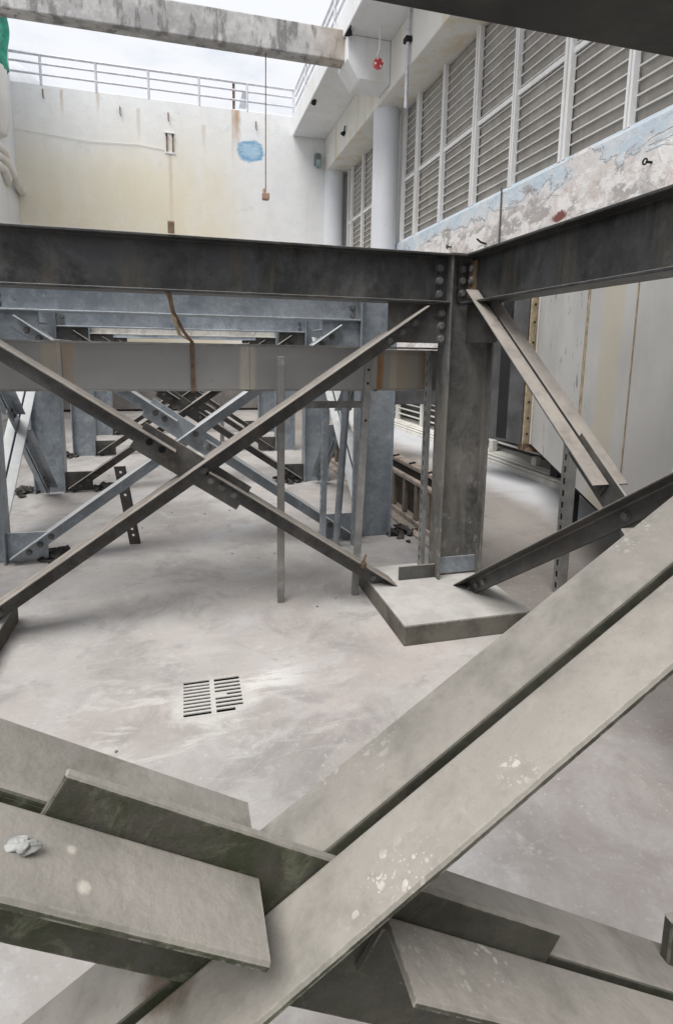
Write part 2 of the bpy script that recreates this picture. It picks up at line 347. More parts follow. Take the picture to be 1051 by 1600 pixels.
def m_peel():
    t = NT('peeling_blue_paint')
    n = t.noise(1.6, 7, .68, t.scaled(1, .6, 1), .6); n2 = t.noise(4.2, 7, .7, dist=.8); n3 = t.noise(2.2, 6, .7, t.scaled(1,1,1,(5,5,5)), .5)
    blue = t.mix(t.ramp(t.noise(3, 4), .4, .65), (.56,.65,.73), (.68,.72,.75))
    # wear grows downwards from the sill
    h = t.ramp(t.z, 3.0, 3.72, .20, -.15)
    near = t.ramp(t.y, 10.5, 5.0, -.05, .05)
    wear = t.M('ADD', t.M('ADD', n, h), near)
    c = t.mix(t.ramp(wear, .42, .56), blue, t.mix(t.ramp(n3, .4, .6), (.76,.74,.73), (.70,.64,.61)))
    sm = t.noise(3.4, 7, .7, t.scaled(1, .45, 1.5, (2, 2, 2)), .5)
    c = t.mix(t.M('MULTIPLY', t.ramp(t.M('ADD', sm, h), .56, .68), .8), c, (.80,.77,.75))
    c = t.mix(t.M('MULTIPLY', t.ramp(t.M('ADD', t.noise(1.7, 7, .68, t.scaled(1, .7, 1, (5,5,5)), .4), t.M('MULTIPLY', h, .5)), .49, .60), .8), c, (.34,.325,.31))
    c = t.mix(t.M('MULTIPLY', t.ramp(t.M('ADD', t.noise(5, 7, .72, t.scaled(1, .6, 1.2, (2,8,1))), t.M('MULTIPLY', h, .5)), .54, .60), .9), c, (.84,.82,.80))
    c = t.mix(t.M('MULTIPLY', t.ramp(t.M('ADD', n2, t.M('MULTIPLY', h, .6)), .58, .66), .45), c, (.52,.43,.40))
    dx = t.M('SUBTRACT', t.y, 5.75); dz = t.M('SUBTRACT', t.z, 3.05)
    d = t.M('ADD', t.M('MULTIPLY', t.M('MULTIPLY', dx, dx), 14.0), t.M('MULTIPLY', t.M('MULTIPLY', dz, dz), 160.0))
    c = t.mix(t.ramp(t.M('ADD', d, t.M('MULTIPLY', n2, 2.6)), 1.9, 1.6), c, (.22,.09,.08))
    cr = t.ramp(t.vor(2.5, feat='DISTANCE_TO_EDGE'), .012, .004)
    c = t.mix(t.M('MULTIPLY', cr, t.M('MULTIPLY', t.ramp(n2, .45, .6), .5)), c, (.2,.19,.18))
    t.bump(t.M('ADD', t.ramp(wear, .47, .5, 1, 0), t.M('MULTIPLY', t.noise(9, 7, .75), 1.2)), .8, .02)
    return t.out(c, .85, 0, .2)
M_peel = m_peel()

def m_conc():
    t = NT('mouldy_concrete')
    n = t.noise(2.2, 7, .68, t.scaled(1, 1, .8)); v = t.noise(4, 6, .7, t.scaled(1.2, 1.2, .35))
    c = t.mix(t.ramp(n, .35, .68), (.33,.325,.32), (.58,.57,.56))
    c = t.mix(t.M('MULTIPLY', t.ramp(v, .50, .60), .8), c, (.17,.165,.16))
    c = t.mix(t.M('MULTIPLY', t.ramp(t.noise(9, 5, .7), .55, .7), .35), c, (.60,.59,.58))
    c = t.mix(t.M('MULTIPLY', t.ramp(t.M('ADD', t.x, t.noise(3, 4)), 2.5, 3.2), .5), c, (.42,.34,.26))
    t.bump(t.noise(25, 6), .35, .01)
    return t.out(c, .9, 0, .2)
M_conc = m_conc()
def m_plinth():
    t = NT('plinth_concrete'); n = t.noise(5, 7, .68)
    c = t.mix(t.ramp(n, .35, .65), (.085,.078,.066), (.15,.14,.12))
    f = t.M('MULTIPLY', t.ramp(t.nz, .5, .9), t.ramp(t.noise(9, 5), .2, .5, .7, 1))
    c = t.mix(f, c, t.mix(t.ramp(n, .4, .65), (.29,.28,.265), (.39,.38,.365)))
    ed = t.ramp(t.M('ADD', t.z, t.M('MULTIPLY', t.noise(40, 4), .02)), .112, .118)
    c = t.mix(t.M('MULTIPLY', ed, .3), c, (.62,.60,.57))
    t.bump(t.noise(35, 6), .3, .008)
    return t.out(c, .9, 0, .2)
M_plinth = m_plinth()

def m_casing():
    t = NT('casing_sheet_paint')
    n = t.noise(1.5, 5); v = t.noise(3.2, 5, .6, t.scaled(1.8, 1.8, .08))
    c = t.mix(t.ramp(n, .35, .65), (.50,.495,.48), (.58,.57,.55))
    c = t.mix(t.M('MULTIPLY', t.ramp(v, .52, .75), .16), c, (.52,.46,.34))
    bd = t.M('ABSOLUTE', t.M('SUBTRACT', t.y, 3.05)); c = t.mix(t.M('MULTIPLY', t.ramp(t.M('ADD', bd, t.M('MULTIPLY', v, .3)), .42, .28), .7), c, (.56,.50,.38))
    ch = t.ramp(t.noise(11, 4, .7, t.scaled(1.3, 1.3, .45)), .62, .65)
    cl = t.ramp(t.M('ADD', t.y, t.M('MULTIPLY', n, .8)), 3.7, 4.3, .05, 1)
    c = t.mix(t.M('MULTIPLY', t.M('MULTIPLY', ch, cl), .85), c, (.12,.11,.11))
    t.bump(t.noise(4, 3), .08, .01)
    return t.out(c, .5, 0, .4)
M_case = m_casing()
def m_duct():
    t = NT('galvanised_duct_sheet')
    n = t.noise(1.2, 5, .6); v = t.noise(5, 5, .6, t.scaled(1, 1, .1))
    c = t.mix(t.ramp(n, .35, .68), (.29,.287,.28), (.36,.355,.345))
    for x0, w, a, cc in ((-.68,.05,.75,(.42,.37,.29)),(-.60,.035,.6,(.36,.24,.14)),(.045,.022,.95,(.24,.13,.07)),(.355,.05,.85,(.50,.47,.40)),(1.17,.03,.95,(.30,.15,.05)),(1.33,.11,.6,(.38,.31,.20)),(1.26,.03,.5,(.5,.45,.33)),(1.45,.05,.5,(.25,.17,.09)),(-1.0,.03,.5,(.16,.13,.1))):
        d = t.M('ABSOLUTE', t.M('SUBTRACT', t.x, x0))
        d = t.M('ADD', d, t.M('MULTIPLY', t.M('SUBTRACT', v, .5), w*2.2))
        c = t.mix(t.M('MULTIPLY', t.M('MULTIPLY', t.ramp(d, w, w*.3), a), t.ramp(t.noise(7, 6, .72, t.scaled(2, 1, .6, (x0*5, 0, 0)), .4), .30, .52, .4, 1)), c, cc)
    c = t.mix(t.M('MULTIPLY', t.ramp(t.noise(16, 5, .7), .62, .7), .3), c, (.13,.11,.09))
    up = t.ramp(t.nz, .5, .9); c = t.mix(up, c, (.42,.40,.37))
    t.bump(t.noise(3, 2), .12, .02)
    return t.out(c, t.ramp(n, .3, .7, .42, .6), .35)
M_duct = m_duct()
M_rack = plain('dusty_brown_rack_wood', (.30,.25,.21), .8, 0, .3, 9)
M_seam = plain('tan_seam_strip', (.33,.26,.17), .7, 0, .4, 14)
M_rack2 = plain('dark_brown_rack_wood', (.17,.14,.115), .85, 0, .3, 9)
M_cream = plain('cream_corner_paint', (.46,.38,.26), .6, 0, .3, 12)
M_green = plain('faded_green_cloth', (.05,.32,.22), .9, 0, .35, 5)
M_red = plain('red_plastic', (.55,.06,.07), .4, 0, .2)
M_stone = plain('pale_mortar_lump', (.27,.275,.265), .95, 0, .5, 60)
M_wh = plain('white_plastic', (.72,.72,.70), .5, 0, .1)
M_copper = plain('brown_lamp_box', (.35,.22,.16), .6, 0, .3)
M_grate = m_white('limed_drain_plate', (.60,.59,.56), (.45,.43,.40), .5, .25)
M_tank = plain('pale_grey_tank', (.62,.63,.65), .6, 0, .05)

# ------------------------------------------------------------------ setting
DR = (-.05, .222, 2.175, 2.44)                     # drain opening
fl = MB()
xs = (-14, DR[0], DR[1], 4.06); ys = (-14, DR[2], DR[3], 15.0)
for i in range(3):
    for j in range(3):
        if i == 1 and j == 1: continue
        b = len(fl.v); fl.v += [(xs[i],ys[j],0),(xs[i+1],ys[j],0),(xs[i+1],ys[j+1],0),(xs[i],ys[j+1],0)]; fl.f.append([b,b+1,b+2,b+3])
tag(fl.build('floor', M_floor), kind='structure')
pit = MB(); x0,x1,y0,y1 = DR; z0 = -.25
b = 0; pit.v = [(x0,y0,0),(x1,y0,0),(x1,y1,0),(x0,y1,0),(x0,y0,z0),(x1,y0,z0),(x1,y1,z0),(x0,y1,z0)]
pit.f = [[4,5,6,7],[0,4,7,3],[1,2,6,5],[0,1,5,4],[3,7,6,2]]
tag(pit.build('drain_pit', M_hole), kind='structure')

# floor drain
g = thing('floor_drain', 'square two column slotted drain cover set flush in the worn concrete floor', 'drain cover', (.086, 2.307, 0))
pl = MB(); zt, zb = .0015, -.0035
xa, xb, xc, xd = x0+.012, .075, .096, x1-.012
pl.box(x0-.004, xa, y0-.004, y1+.004, zb, zt); pl.box(xd, x1+.004, y0-.004, y1+.004, zb, zt); pl.box(xb, xc, y0-.004, y1+.004, zb, zt)
for (a, c) in ((xa, xb), (xc, xd)):
    pl.box(a, c, y0-.004, y0+.008, zb, zt); pl.box(a, c, y1-.008, y1+.004, zb, zt)
    n = 10 if a == xa else 9; p = (y1-y0-.016)/n
    for k in range(1, n):
        yy = y0+.008+p*k; pl.box(a, c, yy-.0060, yy+.0060, zb, zt)
pl.box(xc, xc+.05, y0+.118, y0+.142, zb, zt-.001)          # one slot clogged with mortar
pl.box(xd-.035, xd, y0+.006, y0+.03, zb, zt-.001)
pl.build('slotted_plate', M_floor, g)

# kerb of the right hand side
kb = MB()
kb.box(4.06, 4.8, -14, 15, -.1, .062); kb.box(4.16, 4.8, -14, 15, .062, .15)
tag(kb.build('kerb', M_kerb, bevel=.01), kind='structure')
for i, (x, z, lab) in enumerate(((4.085,.085,'lower pale conduit running along the foot of the kerb'),(4.135,.112,'upper pale conduit lying along the kerb step'))):
    tag(MB().tube([(x, -4, z), (x, 5, z), (x, 14.9, z)], .022, 8).build('conduit', M_kerb, smooth=True), lab, 'conduit', 'conduits along the kerb')

# ------------------------------------------------------------------ building on the right
bd = thing('louvred_building', 'white building on the right with tall louvres above a peeling blue wall', 'building', (4.2, 8, 0))
w = MB()
w.quad_box([(4.12,-12,.72),(4.7,-12,.72),(4.7,15,.72),(4.12,15,.72),(4.12,-12,3.62),(4.7,-12,3.62),(4.7,15,3.62),(4.12,15,3.62)])
w.quad_box([(4.12,-12,3.62),(4.7,-12,3.62),(4.7,15,3.62),(4.12,15,3.62),(4.20,-12,3.70),(4.7,-12,3.70),(4.7,15,3.70),(4.20,15,3.70)])
w.build('spandrel_wall', M_peel, bd)
MB().box(4.5, 4.75, -12, 15, .15, .72).build('plinth_wall', M_dark, bd)
MB().box(4.45, 5.2, -12, 15, 3.702, 6.1).build('inner_wall', M_louvre, bd)
MB().box(3.64, 5.2, -12, 15, 6.1, 6.9).build('lintel', M_lintel, bd, bevel=.012)
MB().box(2.8, 5.2, -12, 15, 6.9, 7.36).build('roof_slab', M_white, bd, bevel=.015)
for (y, lab) in ((10.98, 'round white column between the two louvre bays'), (15.0-.08, 'round column in the far corner against the back wall')):
    c = MB().lathe((3.885, y, .15), [(.25,0),(.25,5.95)], 36).build('round_column', M_column, bd, smooth=True); c['label'] = lab
br = MB()
br.prism([(2.84,6.5),(3.06,6.2),(3.64,6.2),(3.64,6.9),(2.84,6.9)], (0,0,0), (1,0,0), (0,0,1), (0,1,0), 10.15, 10.75)
br.build('corbel', M_white, bd, bevel=.02)
def louvre(ya, yb, label=None):                        # ya < yb
    p = MB(); lip = MB(); z = 3.70; pitch = .131
    while z < 6.04:
        zt = min(z+pitch, 6.095)
        p.quad_box([(4.268,ya,z),(4.30,ya,z),(4.30,yb,z),(4.268,yb,z),(4.244,ya,zt),(4.30,ya,zt),(4.30,yb,zt),(4.244,yb,zt)])
        lip.box(4.226, 4.2445, ya, yb, z-.008, z+.008)
        z += pitch
    o = p.build('louvre_panel', M_louvre, bd)
    e = lip.build('blade_edge', M_lip, o)
    MB().box(4.20, 4.232, ya, yb, 4.775, 4.835).build('mid_rail', M_frame, o)
    if label: o['label'] = label
my = [3.9, 4.88, 5.86, 6.92, 7.96, 9.06, 10.12]
ends = [2.9] + my + [10.80]
for i in range(len(ends)-1): louvre(ends[i]+.04, ends[i+1]-.04)
for i, y in enumerate(my+[10.79, 2.9]):
    hw = .06 if i % 2 == 0 else .04
    m = MB(); m.box(4.165, 4.23, y-hw, y-hw*.25, 3.68, 6.1); m.box(4.165, 4.23, y+hw*.25, y+hw, 3.68, 6.1); m.box(4.19, 4.30, y-hw*.25, y+hw*.25, 3.68, 6.1)
    m.build('mullion', M_frame, bd)
e2 = [11.3, 12.4, 13.4, 14.3, 14.62]
for i in range(len(e2)-1): louvre(e2[i]+.04, e2[i+1]-.04)
for y in e2:
    MB().box(4.17, 4.24, y-.04, y+.04, 3.68, 6.1).build('mullion', M_frame, bd)
for (y, h, lab) in ((6.97, .16, 'left stub'), (5.95, .10, 'right stub')):
    MB().box(4.155, 4.24, y-.05, y+.05, .15, .15+h).build('post_stub', M_kerb, bd, bevel=.01)
MB().box(4.22, 4.449, 10.86, 11.3, 3.70, 6.099).build('jamb', M_frame, bd)
# white guard rail at the foot of the building
gr = thing('guard_rail', 'low white three bar rail on the kerb below the building', 'railing', (4.25, 9, .15))
rl = MB()
for z in (.27, .38, .49, .58): rl.box(4.24, 4.27, -3, 14.8, z, z+.022)
rl.build('bar', M_kerb, gr)
for y in (7.05, 8.3, 9.55, 10.8, 12.05, 13.3):
    MB().box(4.21, 4.29, y-.045, y+.045, .15, .62).build('post', M_kerb, gr)
for (y, z, k) in ((8.42, 3.17, 0), (7.34, 3.03, 1), (4.46, 3.24, 0)):
    lab = {8.42:'small dark eye bolt farthest along the peeling blue wall', 7.34:'bent dark pin sticking out of the peeling wall above the column head', 4.46:'dark ring bolt high on the grey peeling patch nearest the viewer'}[y]
    m = MB()
    if k: m.tube([(4.13, y, z), (4.04, y+.01, z+.02), (4.0, y+.05, z+.07)], .014, 8)
    else:
        m.tube([(4.13, y, z), (4.06, y, z)], .012, 8)
        m.tube([(4.045, y+.025*math.cos(a*math.pi/6), z+.025*math.sin(a*math.pi/6)) for a in range(13)], .008, 8)
    tag(m.build('wall_bolt', M_hole, smooth=True), lab, 'bolt', 'bolts in the peeling wall')
tag(MB().tube([(4.10, 6.98, 3.68), (4.105, 6.98, 3.4), (4.10, 6.97, 3.0), (4.10, 6.97, 2.0)], .011, 8).build('wall_cable', M_dark), 'thin dark vertical cable on the peeling blue wall', 'cable')

# roof railings
def railing(name, label, pts, posts, axis):
    t = thing(name, label, 'railing', pts[0])
    for z in (.62, .44, .22):
        m = MB().tube([(p[0], p[1], p[2]+z) for p in pts], .032 if z > .6 else .026, 8); m.build('rail', M_rail, t, smooth=True)
    for p in posts: MB().tube([p, (p[0], p[1], p[2]+.62)], .03, 8).build('post', M_rail, t, smooth=True)
railing('roof_railing', 'pale three rail railing along the top of the back wall', [(-3.6,15.02,7.36),(2.86,15.02,7.36)], [(x,15.02,7.34) for x in (-2.96,-1.80,-.65,.51,1.66,2.82)], 'x')
railing('roof_railing', 'pale railing running along the roof slab edge toward the viewer', [(2.86,14.9,7.36),(2.86,-2,7.36)], [(2.86,y,7.34) for y in (13.7,12.4,11.1,9.8,8.5,7.2)], 'y')

# back wall and left wall
bw = thing('back_wall', 'tall white rendered back wall with yellow stains, rust runs and a blue paint patch', 'wall', (0, 15.2, 0))
MB().box(-3.6, 5.2, 15.0, 15.4, 0, 7.36).build('wall', M_back, bw, bevel=.01)
lw = thing('side_wall', 'white side wall cut by the left edge of the view', 'wall', (-3.8, 8, 0))
w = MB().box(-4.0, -3.58, 10.0, 15.0, 0, 9.4); w.box(-4.0, -3.58, -5.0, 9.999, 0, 3.6); w.box(-4.0, 5.2, -5.4, -5.001, 0, 6.0)
w.build('wall', M_white, lw, bevel=.01)
# wall furniture
t = thing('wall_bracket', 'rusty twin bar bracket on the back wall above a rust run', 'bracket', (-.2, 15, 6.4))
m = MB(); m.box(-.285, -.255, 14.965, 14.998, 6.22, 6.62); m.box(-.145, -.115, 14.965, 14.998, 6.22, 6.62); m.build('upright', M_rust, t)
MB().box(-.32, -.08, 14.98, 14.998, 6.17, 6.21).build('flat', M_frame, t); MB().box(-.32, -.08, 14.98, 14.998, 6.63, 6.66).build('flat', M_frame, t)
MB().box(-.29, -.25, 14.93, 14.964, 6.56, 6.61).build('stub', M_hole, t); MB().box(-.15, -.11, 14.93, 14.964, 6.56, 6.61).build('stub', M_hole, t)
hooks = (((-2.93,7.15),'rusty hook at the left end of the back wall below the railing'),((-1.30,6.98),'short dark wall hook below the second railing bay'),((-.22,6.98),'dark wall stub right above the twin bar bracket'),((1.87,7.02),'faint dark stub beside the hanging cord on the back wall'))
for (x, z), lab in hooks:
    m = MB().tube([(x, 15.0, z+.1), (x, 14.96, z+.1), (x, 14.96, z-.06), (x+.02, 14.96, z-.09)], .013, 7)
    tag(m.build('wall_hook', M_rust, smooth=True), lab, 'hook', 'hooks on the back wall')
tag(MB().tube([(-3.58,14.985,6.36),(-2,14.98,6.26),(-.9,14.985,6.30),(-.33,14.985,6.25)], .006, 6).build('wall_wire', M_frame), 'thin pale wire strung across the upper back wall', 'wire')
t = thing('wall_lamp', 'small grey green bulkhead lamp in the far corner of the back wall', 'lamp', (3.44, 15, 6.3))
MB().box(3.36, 3.52, 14.86, 14.999, 6.22, 6.52).build('housing', plain('lamp_housing', (.18,.22,.22), .5), t, bevel=.02)
MB().box(3.38, 3.50, 14.79, 14.858, 6.14, 6.36).build('lens', plain('lamp_glass', (.30,.40,.42), .2), t, bevel=.02)
t = thing('sign_post', 'short pale post with a leaning blue grey plate behind the railing', 'post', (1.4, 15.06, 7.3))
MB().box(1.31, 1.37, 15.06, 15.1, 7.1, 8.0).build('upright', M_rust, t)
MB().quad_box([(1.46,15.08,7.42),(1.62,15.08,7.42),(1.62,15.1,7.42),(1.46,15.1,7.42),(1.56,15.08,7.85),(1.72,15.08,7.85),(1.72,15.1,7.85),(1.56,15.1,7.85)]).build('plate', M_column, t)
tag(MB().lathe((-4.9,18,7), [(1.6,0),(1.6,1.0),(1.5,1.35),(1.25,1.65),(.9,1.9),(.5,2.03),(.02,2.08)], 32).build('water_tank', M_tank, smooth=True), 'pale grey domed tank seen behind the railing at far left', 'tank')
# left edge: cloth and pipes
m = MB(); nx, nz = 40, 30
for j in range(nz+1):
    for i in range(nx+1):
        u, v = i/nx, j/nz
        m.v.append((-3.50 + .05*math.sin(u*14+v*3)+.025*math.sin(v*9+u*5), 13.4+u*1.15, 8.45 - v*.95 - .25*u*v - .05*math.sin(u*11)))
for j in range(nz):
    for i in range(nx):
        a = j*(nx+1)+i; m.f.append([a, a+1, a+nx+2, a+nx+1])
o = m.build('green_cloth', M_green, smooth=True); s_ = o.modifiers.new('solid', 'SOLIDIFY'); s_.thickness = .012
tag(o, 'faded green cloth draped down the side wall at the left edge', 'cloth')
t = thing('lagged_pipe', 'white lagged pipes with bent elbows at the left edge of the back wall', 'pipe', (-3.6, 14.6, 5.4))
MB().tube([(-3.9,13.4,5.42),(-3.60,13.7,5.40),(-3.49,13.95,5.34),(-3.46,14.15,5.20),(-3.45,14.4,5.06),(-3.47,14.7,5.02),(-3.50,15.0,5.02)], .085, 14).build('elbow', M_pipe, t, smooth=True)
MB().tube([(-3.9,13.4,5.22),(-3.62,13.6,5.22),(-3.52,13.8,5.15),(-3.50,13.95,5.02),(-3.6,14.2,4.98)], .085, 14).build('elbow', M_pipe, t, smooth=True)
MB().tube([(-3.9,13.5,5.62),(-3.6,13.65,5.60),(-3.50,13.85,5.52),(-3.5,14.0,5.38)], .09, 14).build('elbow', M_pipe, t, smooth=True)
MB().lathe((-3.62,13.8,5.75), [(.05,0),(.2,.08),(.26,.3),(.26,1.2),(.22,1.4)], 20).build('drum', M_pipe, t, smooth=True)

# concrete beam overhead, pendant, alarm, conduit
tag(MB().box(-4.0, 2.86, 10.3, 10.6, 6.53, 7.03).build('concrete_beam', M_conc, bevel=.02, seg=2), 'grey mould stained concrete beam crossing high overhead to the roof slab', 'beam')
t = thing('pendant_lamp', 'small brown box lamp hanging on a long cord from the concrete beam', 'lamp', (1.47, 10.45, 6.53))
MB().tube([(1.478,10.45,6.53),(1.474,10.45,5.4),(1.47,10.45,4.32)], .009, 8).build('cord', M_rust, t)
m = MB(); m.box(1.41, 1.53, 10.39, 10.51, 4.15, 4.26); m.lathe((1.45,10.45,4.26), [(.03,0),(.03,.08)], 10); m.build('housing', M_copper, t, bevel=.01)
t = thing('red_alarm', 'red and white alarm box dangling from a white conduit under the roof slab', 'alarm', (3.3, 9.8, 6.9))
MB().tube([(3.30,9.8,6.9),(3.31,9.8,6.7),(3.305,9.8,6.55),(3.26,9.79,6.42)], .018, 8).build('conduit', M_wh, t, smooth=True)
MB().lathe((3.29,9.84,6.33), [(.075,-.08),(.085,-.06),(.085,.0),(.07,.03)], 8, axis='y').build('box', M_red, t)
m = MB()
for a in range(4):
    m.box(3.29+.07*math.cos(a*1.57+.4)-.016, 3.29+.07*math.cos(a*1.57+.4)+.016, 9.752, 9.775, 6.33+.06*math.sin(a*1.57+.4)-.015, 6.33+.06*math.sin(a*1.57+.4)+.015)
m.build('lug', M_wh, t)
t = thing('drop_conduit', 'straight grey conduit with a dark clamp running down the lintel beside the round column', 'conduit', (3.58, 9.22, 6.9))
MB().tube([(3.585,9.22,6.9),(3.585,9.22,5.44)], .03, 10).build('tube', M_rail, t, smooth=True)
MB().box(3.53, 3.638, 9.16, 9.3, 6.42, 6.50).build('clamp', M_hole, t, bevel=.01)
for (x, y, z, lab) in ((3.61,13.1,6.38,'dark oval hook plate on the lintel before the far column'),(2.87,12.9,6.86,'dark broken fixing under the edge of the roof slab'),(2.84,10.05,6.84,'dark clamp at the end of the concrete beam')):
    m = MB(); m.rock((x,y,z), .06, .6); m.rock((x,y-.05,z+.02), .05, .6); m.tube([(x,y,z),(x-.02,y-.2,z+.1)], .015, 6)
    tag(m.build('fixing', M_hole), lab, 'fixing', 'fixings on the building')

# ------------------------------------------------------------------ steel frames
_bolt = {}
def bolt(parent, p, axis='y', sgn=-1, r=.0165, m=None, h=.014):
    key = (axis, sgn, r, h, (m or M_bolt).name)
    off = Vector((0,0,0)); q = parent
    while q is not None: off += q.location; q = q.parent
    if key not in _bolt:
        b = MB()
        if sgn < 0: prof = [(r*.9,-h),(r,-h*.85),(r,-.003),(r*1.35,-.003),(r*1.35,.001)]
        else: prof = [(r*1.35,-.001),(r*1.35,.003),(r,.003),(r,h*.85),(r*.9,h)]
        b.lathe((0,0,0), prof, 6 if False else 12, axis)
        me_o = b.build('bolt', m or M_bolt); me = me_o.data; col.objects.unlink(me_o); bpy.data.objects.remove(me_o); _bolt[key] = me
    o = bpy.data.objects.new('bolt', _bolt[key]); col.objects.link(o); o.parent = parent; o.location = Vector(p)-off
    return o
def hole(parent, p, axis='y', r=.014):
    return MB().lathe(p, [(r,-.0008),(r,.0)], 14, axis).build('bolt_hole', M_hole, parent)

def isec(b, h, tf, tw):
    a, c = b/2, h/2
    return [(-a,-c),(a,-c),(a,-c+tf),(tw/2,-c+tf),(tw/2,c-tf),(a,c-tf),(a,c),(-a,c),(-a,c-tf),(-tw/2,c-tf),(-tw/2,-c+tf),(-a,-c+tf)]

def column(x0, x1, y0, z0, z1, m, label, group, dep=.15, plate=True):
    xc, yc = (x0+x1)/2, y0+dep/2
    t = thing('steel_column', label, 'column', (xc, yc, z0), group)
    # I section: flanges face x, web across
    poly = [(p[1], p[0]) for p in isec(dep, x1-x0, .013, .010)]
    MB().prism(poly, (xc,yc,0), (1,0,0), (0,1,0), (0,0,1), z0+(.012 if plate else 0), z1).build('shaft', m, t, bevel=.002)
    if plate: MB().box(x0-.03, x1+.03, y0-.03, y0+dep+.03, z0, z0+.012).build('base_plate', m, t, bevel=.002)
    return t
def beam_x(xa, xb, yc, z0, z1, m, label, group, b=.15, cat='beam', bv=.003):
    t = thing('steel_beam', label, cat, ((xa+xb)/2, yc, z0), group)
    MB().prism(isec(b, z1-z0, .013, .009), (0,yc,(z0+z1)/2), (0,1,0), (0,0,1), (1,0,0), xa, xb).build('section', m, t, bevel=bv, seg=2)
    return t

def lsec(leg, t, side, gap, rnd=.006, vleg=None):
    """angle section in (w, n): heel on top, one leg out along w, one leg down"""
    s = side; g = gap/2; vleg = vleg or leg
    P = [(g, -vleg), (g, -rnd)]
    for k in range(1, 4):
        a = math.pi - k*math.pi/8; P.append((g+rnd+rnd*math.cos(a), -rnd+rnd*math.sin(a)))
    P += [(g+rnd, 0), (g+leg-.003, 0), (g+leg, -.003), (g+leg, -t), (g+t+.006, -t), (g+t+.002, -t-.002), (g+t, -t-.006), (g+t, -vleg)]
    return [(s*p[0], p[1]) for p in P]
def along(axis, plane, a, d):
    """frame of a member: origin, in-plane direction, normal n (up), width direction w"""
    if axis == 'x': o = Vector((a[0], plane, a[1])); L = Vector((d[0],0,d[1])); w = Vector((0,1,0)); n = Vector((-d[1],0,d[0]))
    else: o = Vector((plane, a[0], a[1])); L = Vector((0,d[0],d[1])); w = Vector((1,0,0)); n = Vector((0,-d[1],d[0]))
    if n.z < 0: n = -n
    return o, L, w, n
def cross_brace(axis, plane, r0, r1, d0, d1, leg, m, label, group, gap=.012, th=.007, cut=.075, cut2=None, holes=(), vleg=None, ends=(0,0), splice=(.36,.32), bolts=True, cat='cross brace', gplates=(), spl_w=None, bm=None, sgn=-1, overlap=0.0, bend=None):
    """r0->r1 the unbroken diagonal, d0->d1 the diagonal cut at the crossing (heel lines, (u,z))"""
    # crossing
    rd = Vector((r1[0]-r0[0], r1[1]-r0[1])); dd = Vector((d1[0]-d0[0], d1[1]-d0[1]))
    den = rd.x*dd.y-rd.y*dd.x; k = ((d0[0]-r0[0])*dd.y-(d0[1]-r0[1])*dd.x)/den
    X = Vector(r0)+rd*k; rl, dl = rd.length, dd.length; rd.normalize(); dd.normalize(); dx = (X-Vector(d0)).length
    loc = (X.x, plane, X.y) if axis == 'x' else (plane, X.x, X.y)
    t = thing('cross_brace', label, cat, loc, group)
    if cut2 is None: cut2 = cut*1.05
    for s in (-1, 1):
        o, L, w, n = along(axis, plane, r0, rd)
        MB().prism(lsec(leg, th, s, gap, vleg=vleg), o, w, n, L, 0, rl).build('angle', m, t, bevel=0)
        o, L, w, n = along(axis, plane, d0, dd)
        if overlap:
            # flange runs on over the other diagonal, upright leg is coped back
            g = gap/2
            a = MB()
            q_ = lsec(leg, th, s, gap, vleg=vleg); fl_ = [p for p in q_ if p[1] >= -th-.0001]
            a.prism(fl_ + [(s*g, -th)], o, w, n, L, 0, dx-cut)
            a.prism([(s*g,-th-.0002),(s*(g+th),-th-.0002),(s*(g+th),-(vleg or leg)),(s*g,-(vleg or leg))], o, w, n, L, 0, dx-cut-overlap)
            a.build('angle', m, t)
        else:
            MB().prism(lsec(leg, th, s, gap, vleg=vleg), o, w, n, L, 0, dx-cut).build('angle', m, t)
        MB().prism(lsec(leg, th, s, gap, vleg=vleg), o, w, n, L, dx+cut2, dl).build('angle', m, t)
    o, L, w, n = along(axis, plane, d0, dd); g = gap/2-.0008
    lo = -leg-.036; hi = .036
    if spl_w: lo, hi = spl_w
    sp = MB().prism([(-g,lo),(g,lo),(g,hi),(-g,hi)], o, w, n, L, dx-splice[0], dx+splice[1]).build('splice_plate', m, t, bevel=.002)
    if bolts:
        yo = sgn*(gap/2+th+.0005)
        for hk, s0 in enumerate((-splice[0]+.07, -splice[0]+.145, -splice[0]+.22, splice[1]-.06, splice[1]-.14, splice[1]-.21)):
            p = o + L*(dx+s0) + n*(-leg*.58) + w*yo
            if hk in holes: hole(sp, o + L*(dx+s0) + n*(-leg*.5) + w*(sgn*(gap/2+th+.0003)), 'y' if axis == 'x' else 'x', .019)
            elif abs(s0) > (cut if s0 < 0 else cut2)+.02: bolt(sp, p, 'y' if axis == 'x' else 'x', sgn, m=bm)
        o2, L2, w2, n2 = along(axis, plane, r0, rd)
        ks = [rl*k]
        for e in ends[0:1]: pass
        for s0 in (.10, .19, .28): 
            ks.append(rl-s0); ks.append(s0)
        for s0 in ks: bolt(t, o2+L2*s0+n2*(-leg*.58)+w2*yo, 'y' if axis == 'x' else 'x', sgn, m=bm)
        for s0 in (.10, .19, .28):
            bolt(t, o+L*(dl-s0)+n*(-leg*.58)+w*yo, 'y' if axis == 'x' else 'x', sgn, m=bm)
            bolt(t, o+L*s0+n*(-leg*.58)+w*yo, 'y' if axis == 'x' else 'x', sgn, m=bm)
    for (u0, u1, z0, z1) in gplates:
        q = MB()
        if axis == 'x': q.box(u0, u1, plane-g, plane+g, z0, z1)
        else: q.box(plane-g, plane+g, u0, u1, z0, z1)
        q.build('gusset_plate', m, t, bevel=.002)
    return t

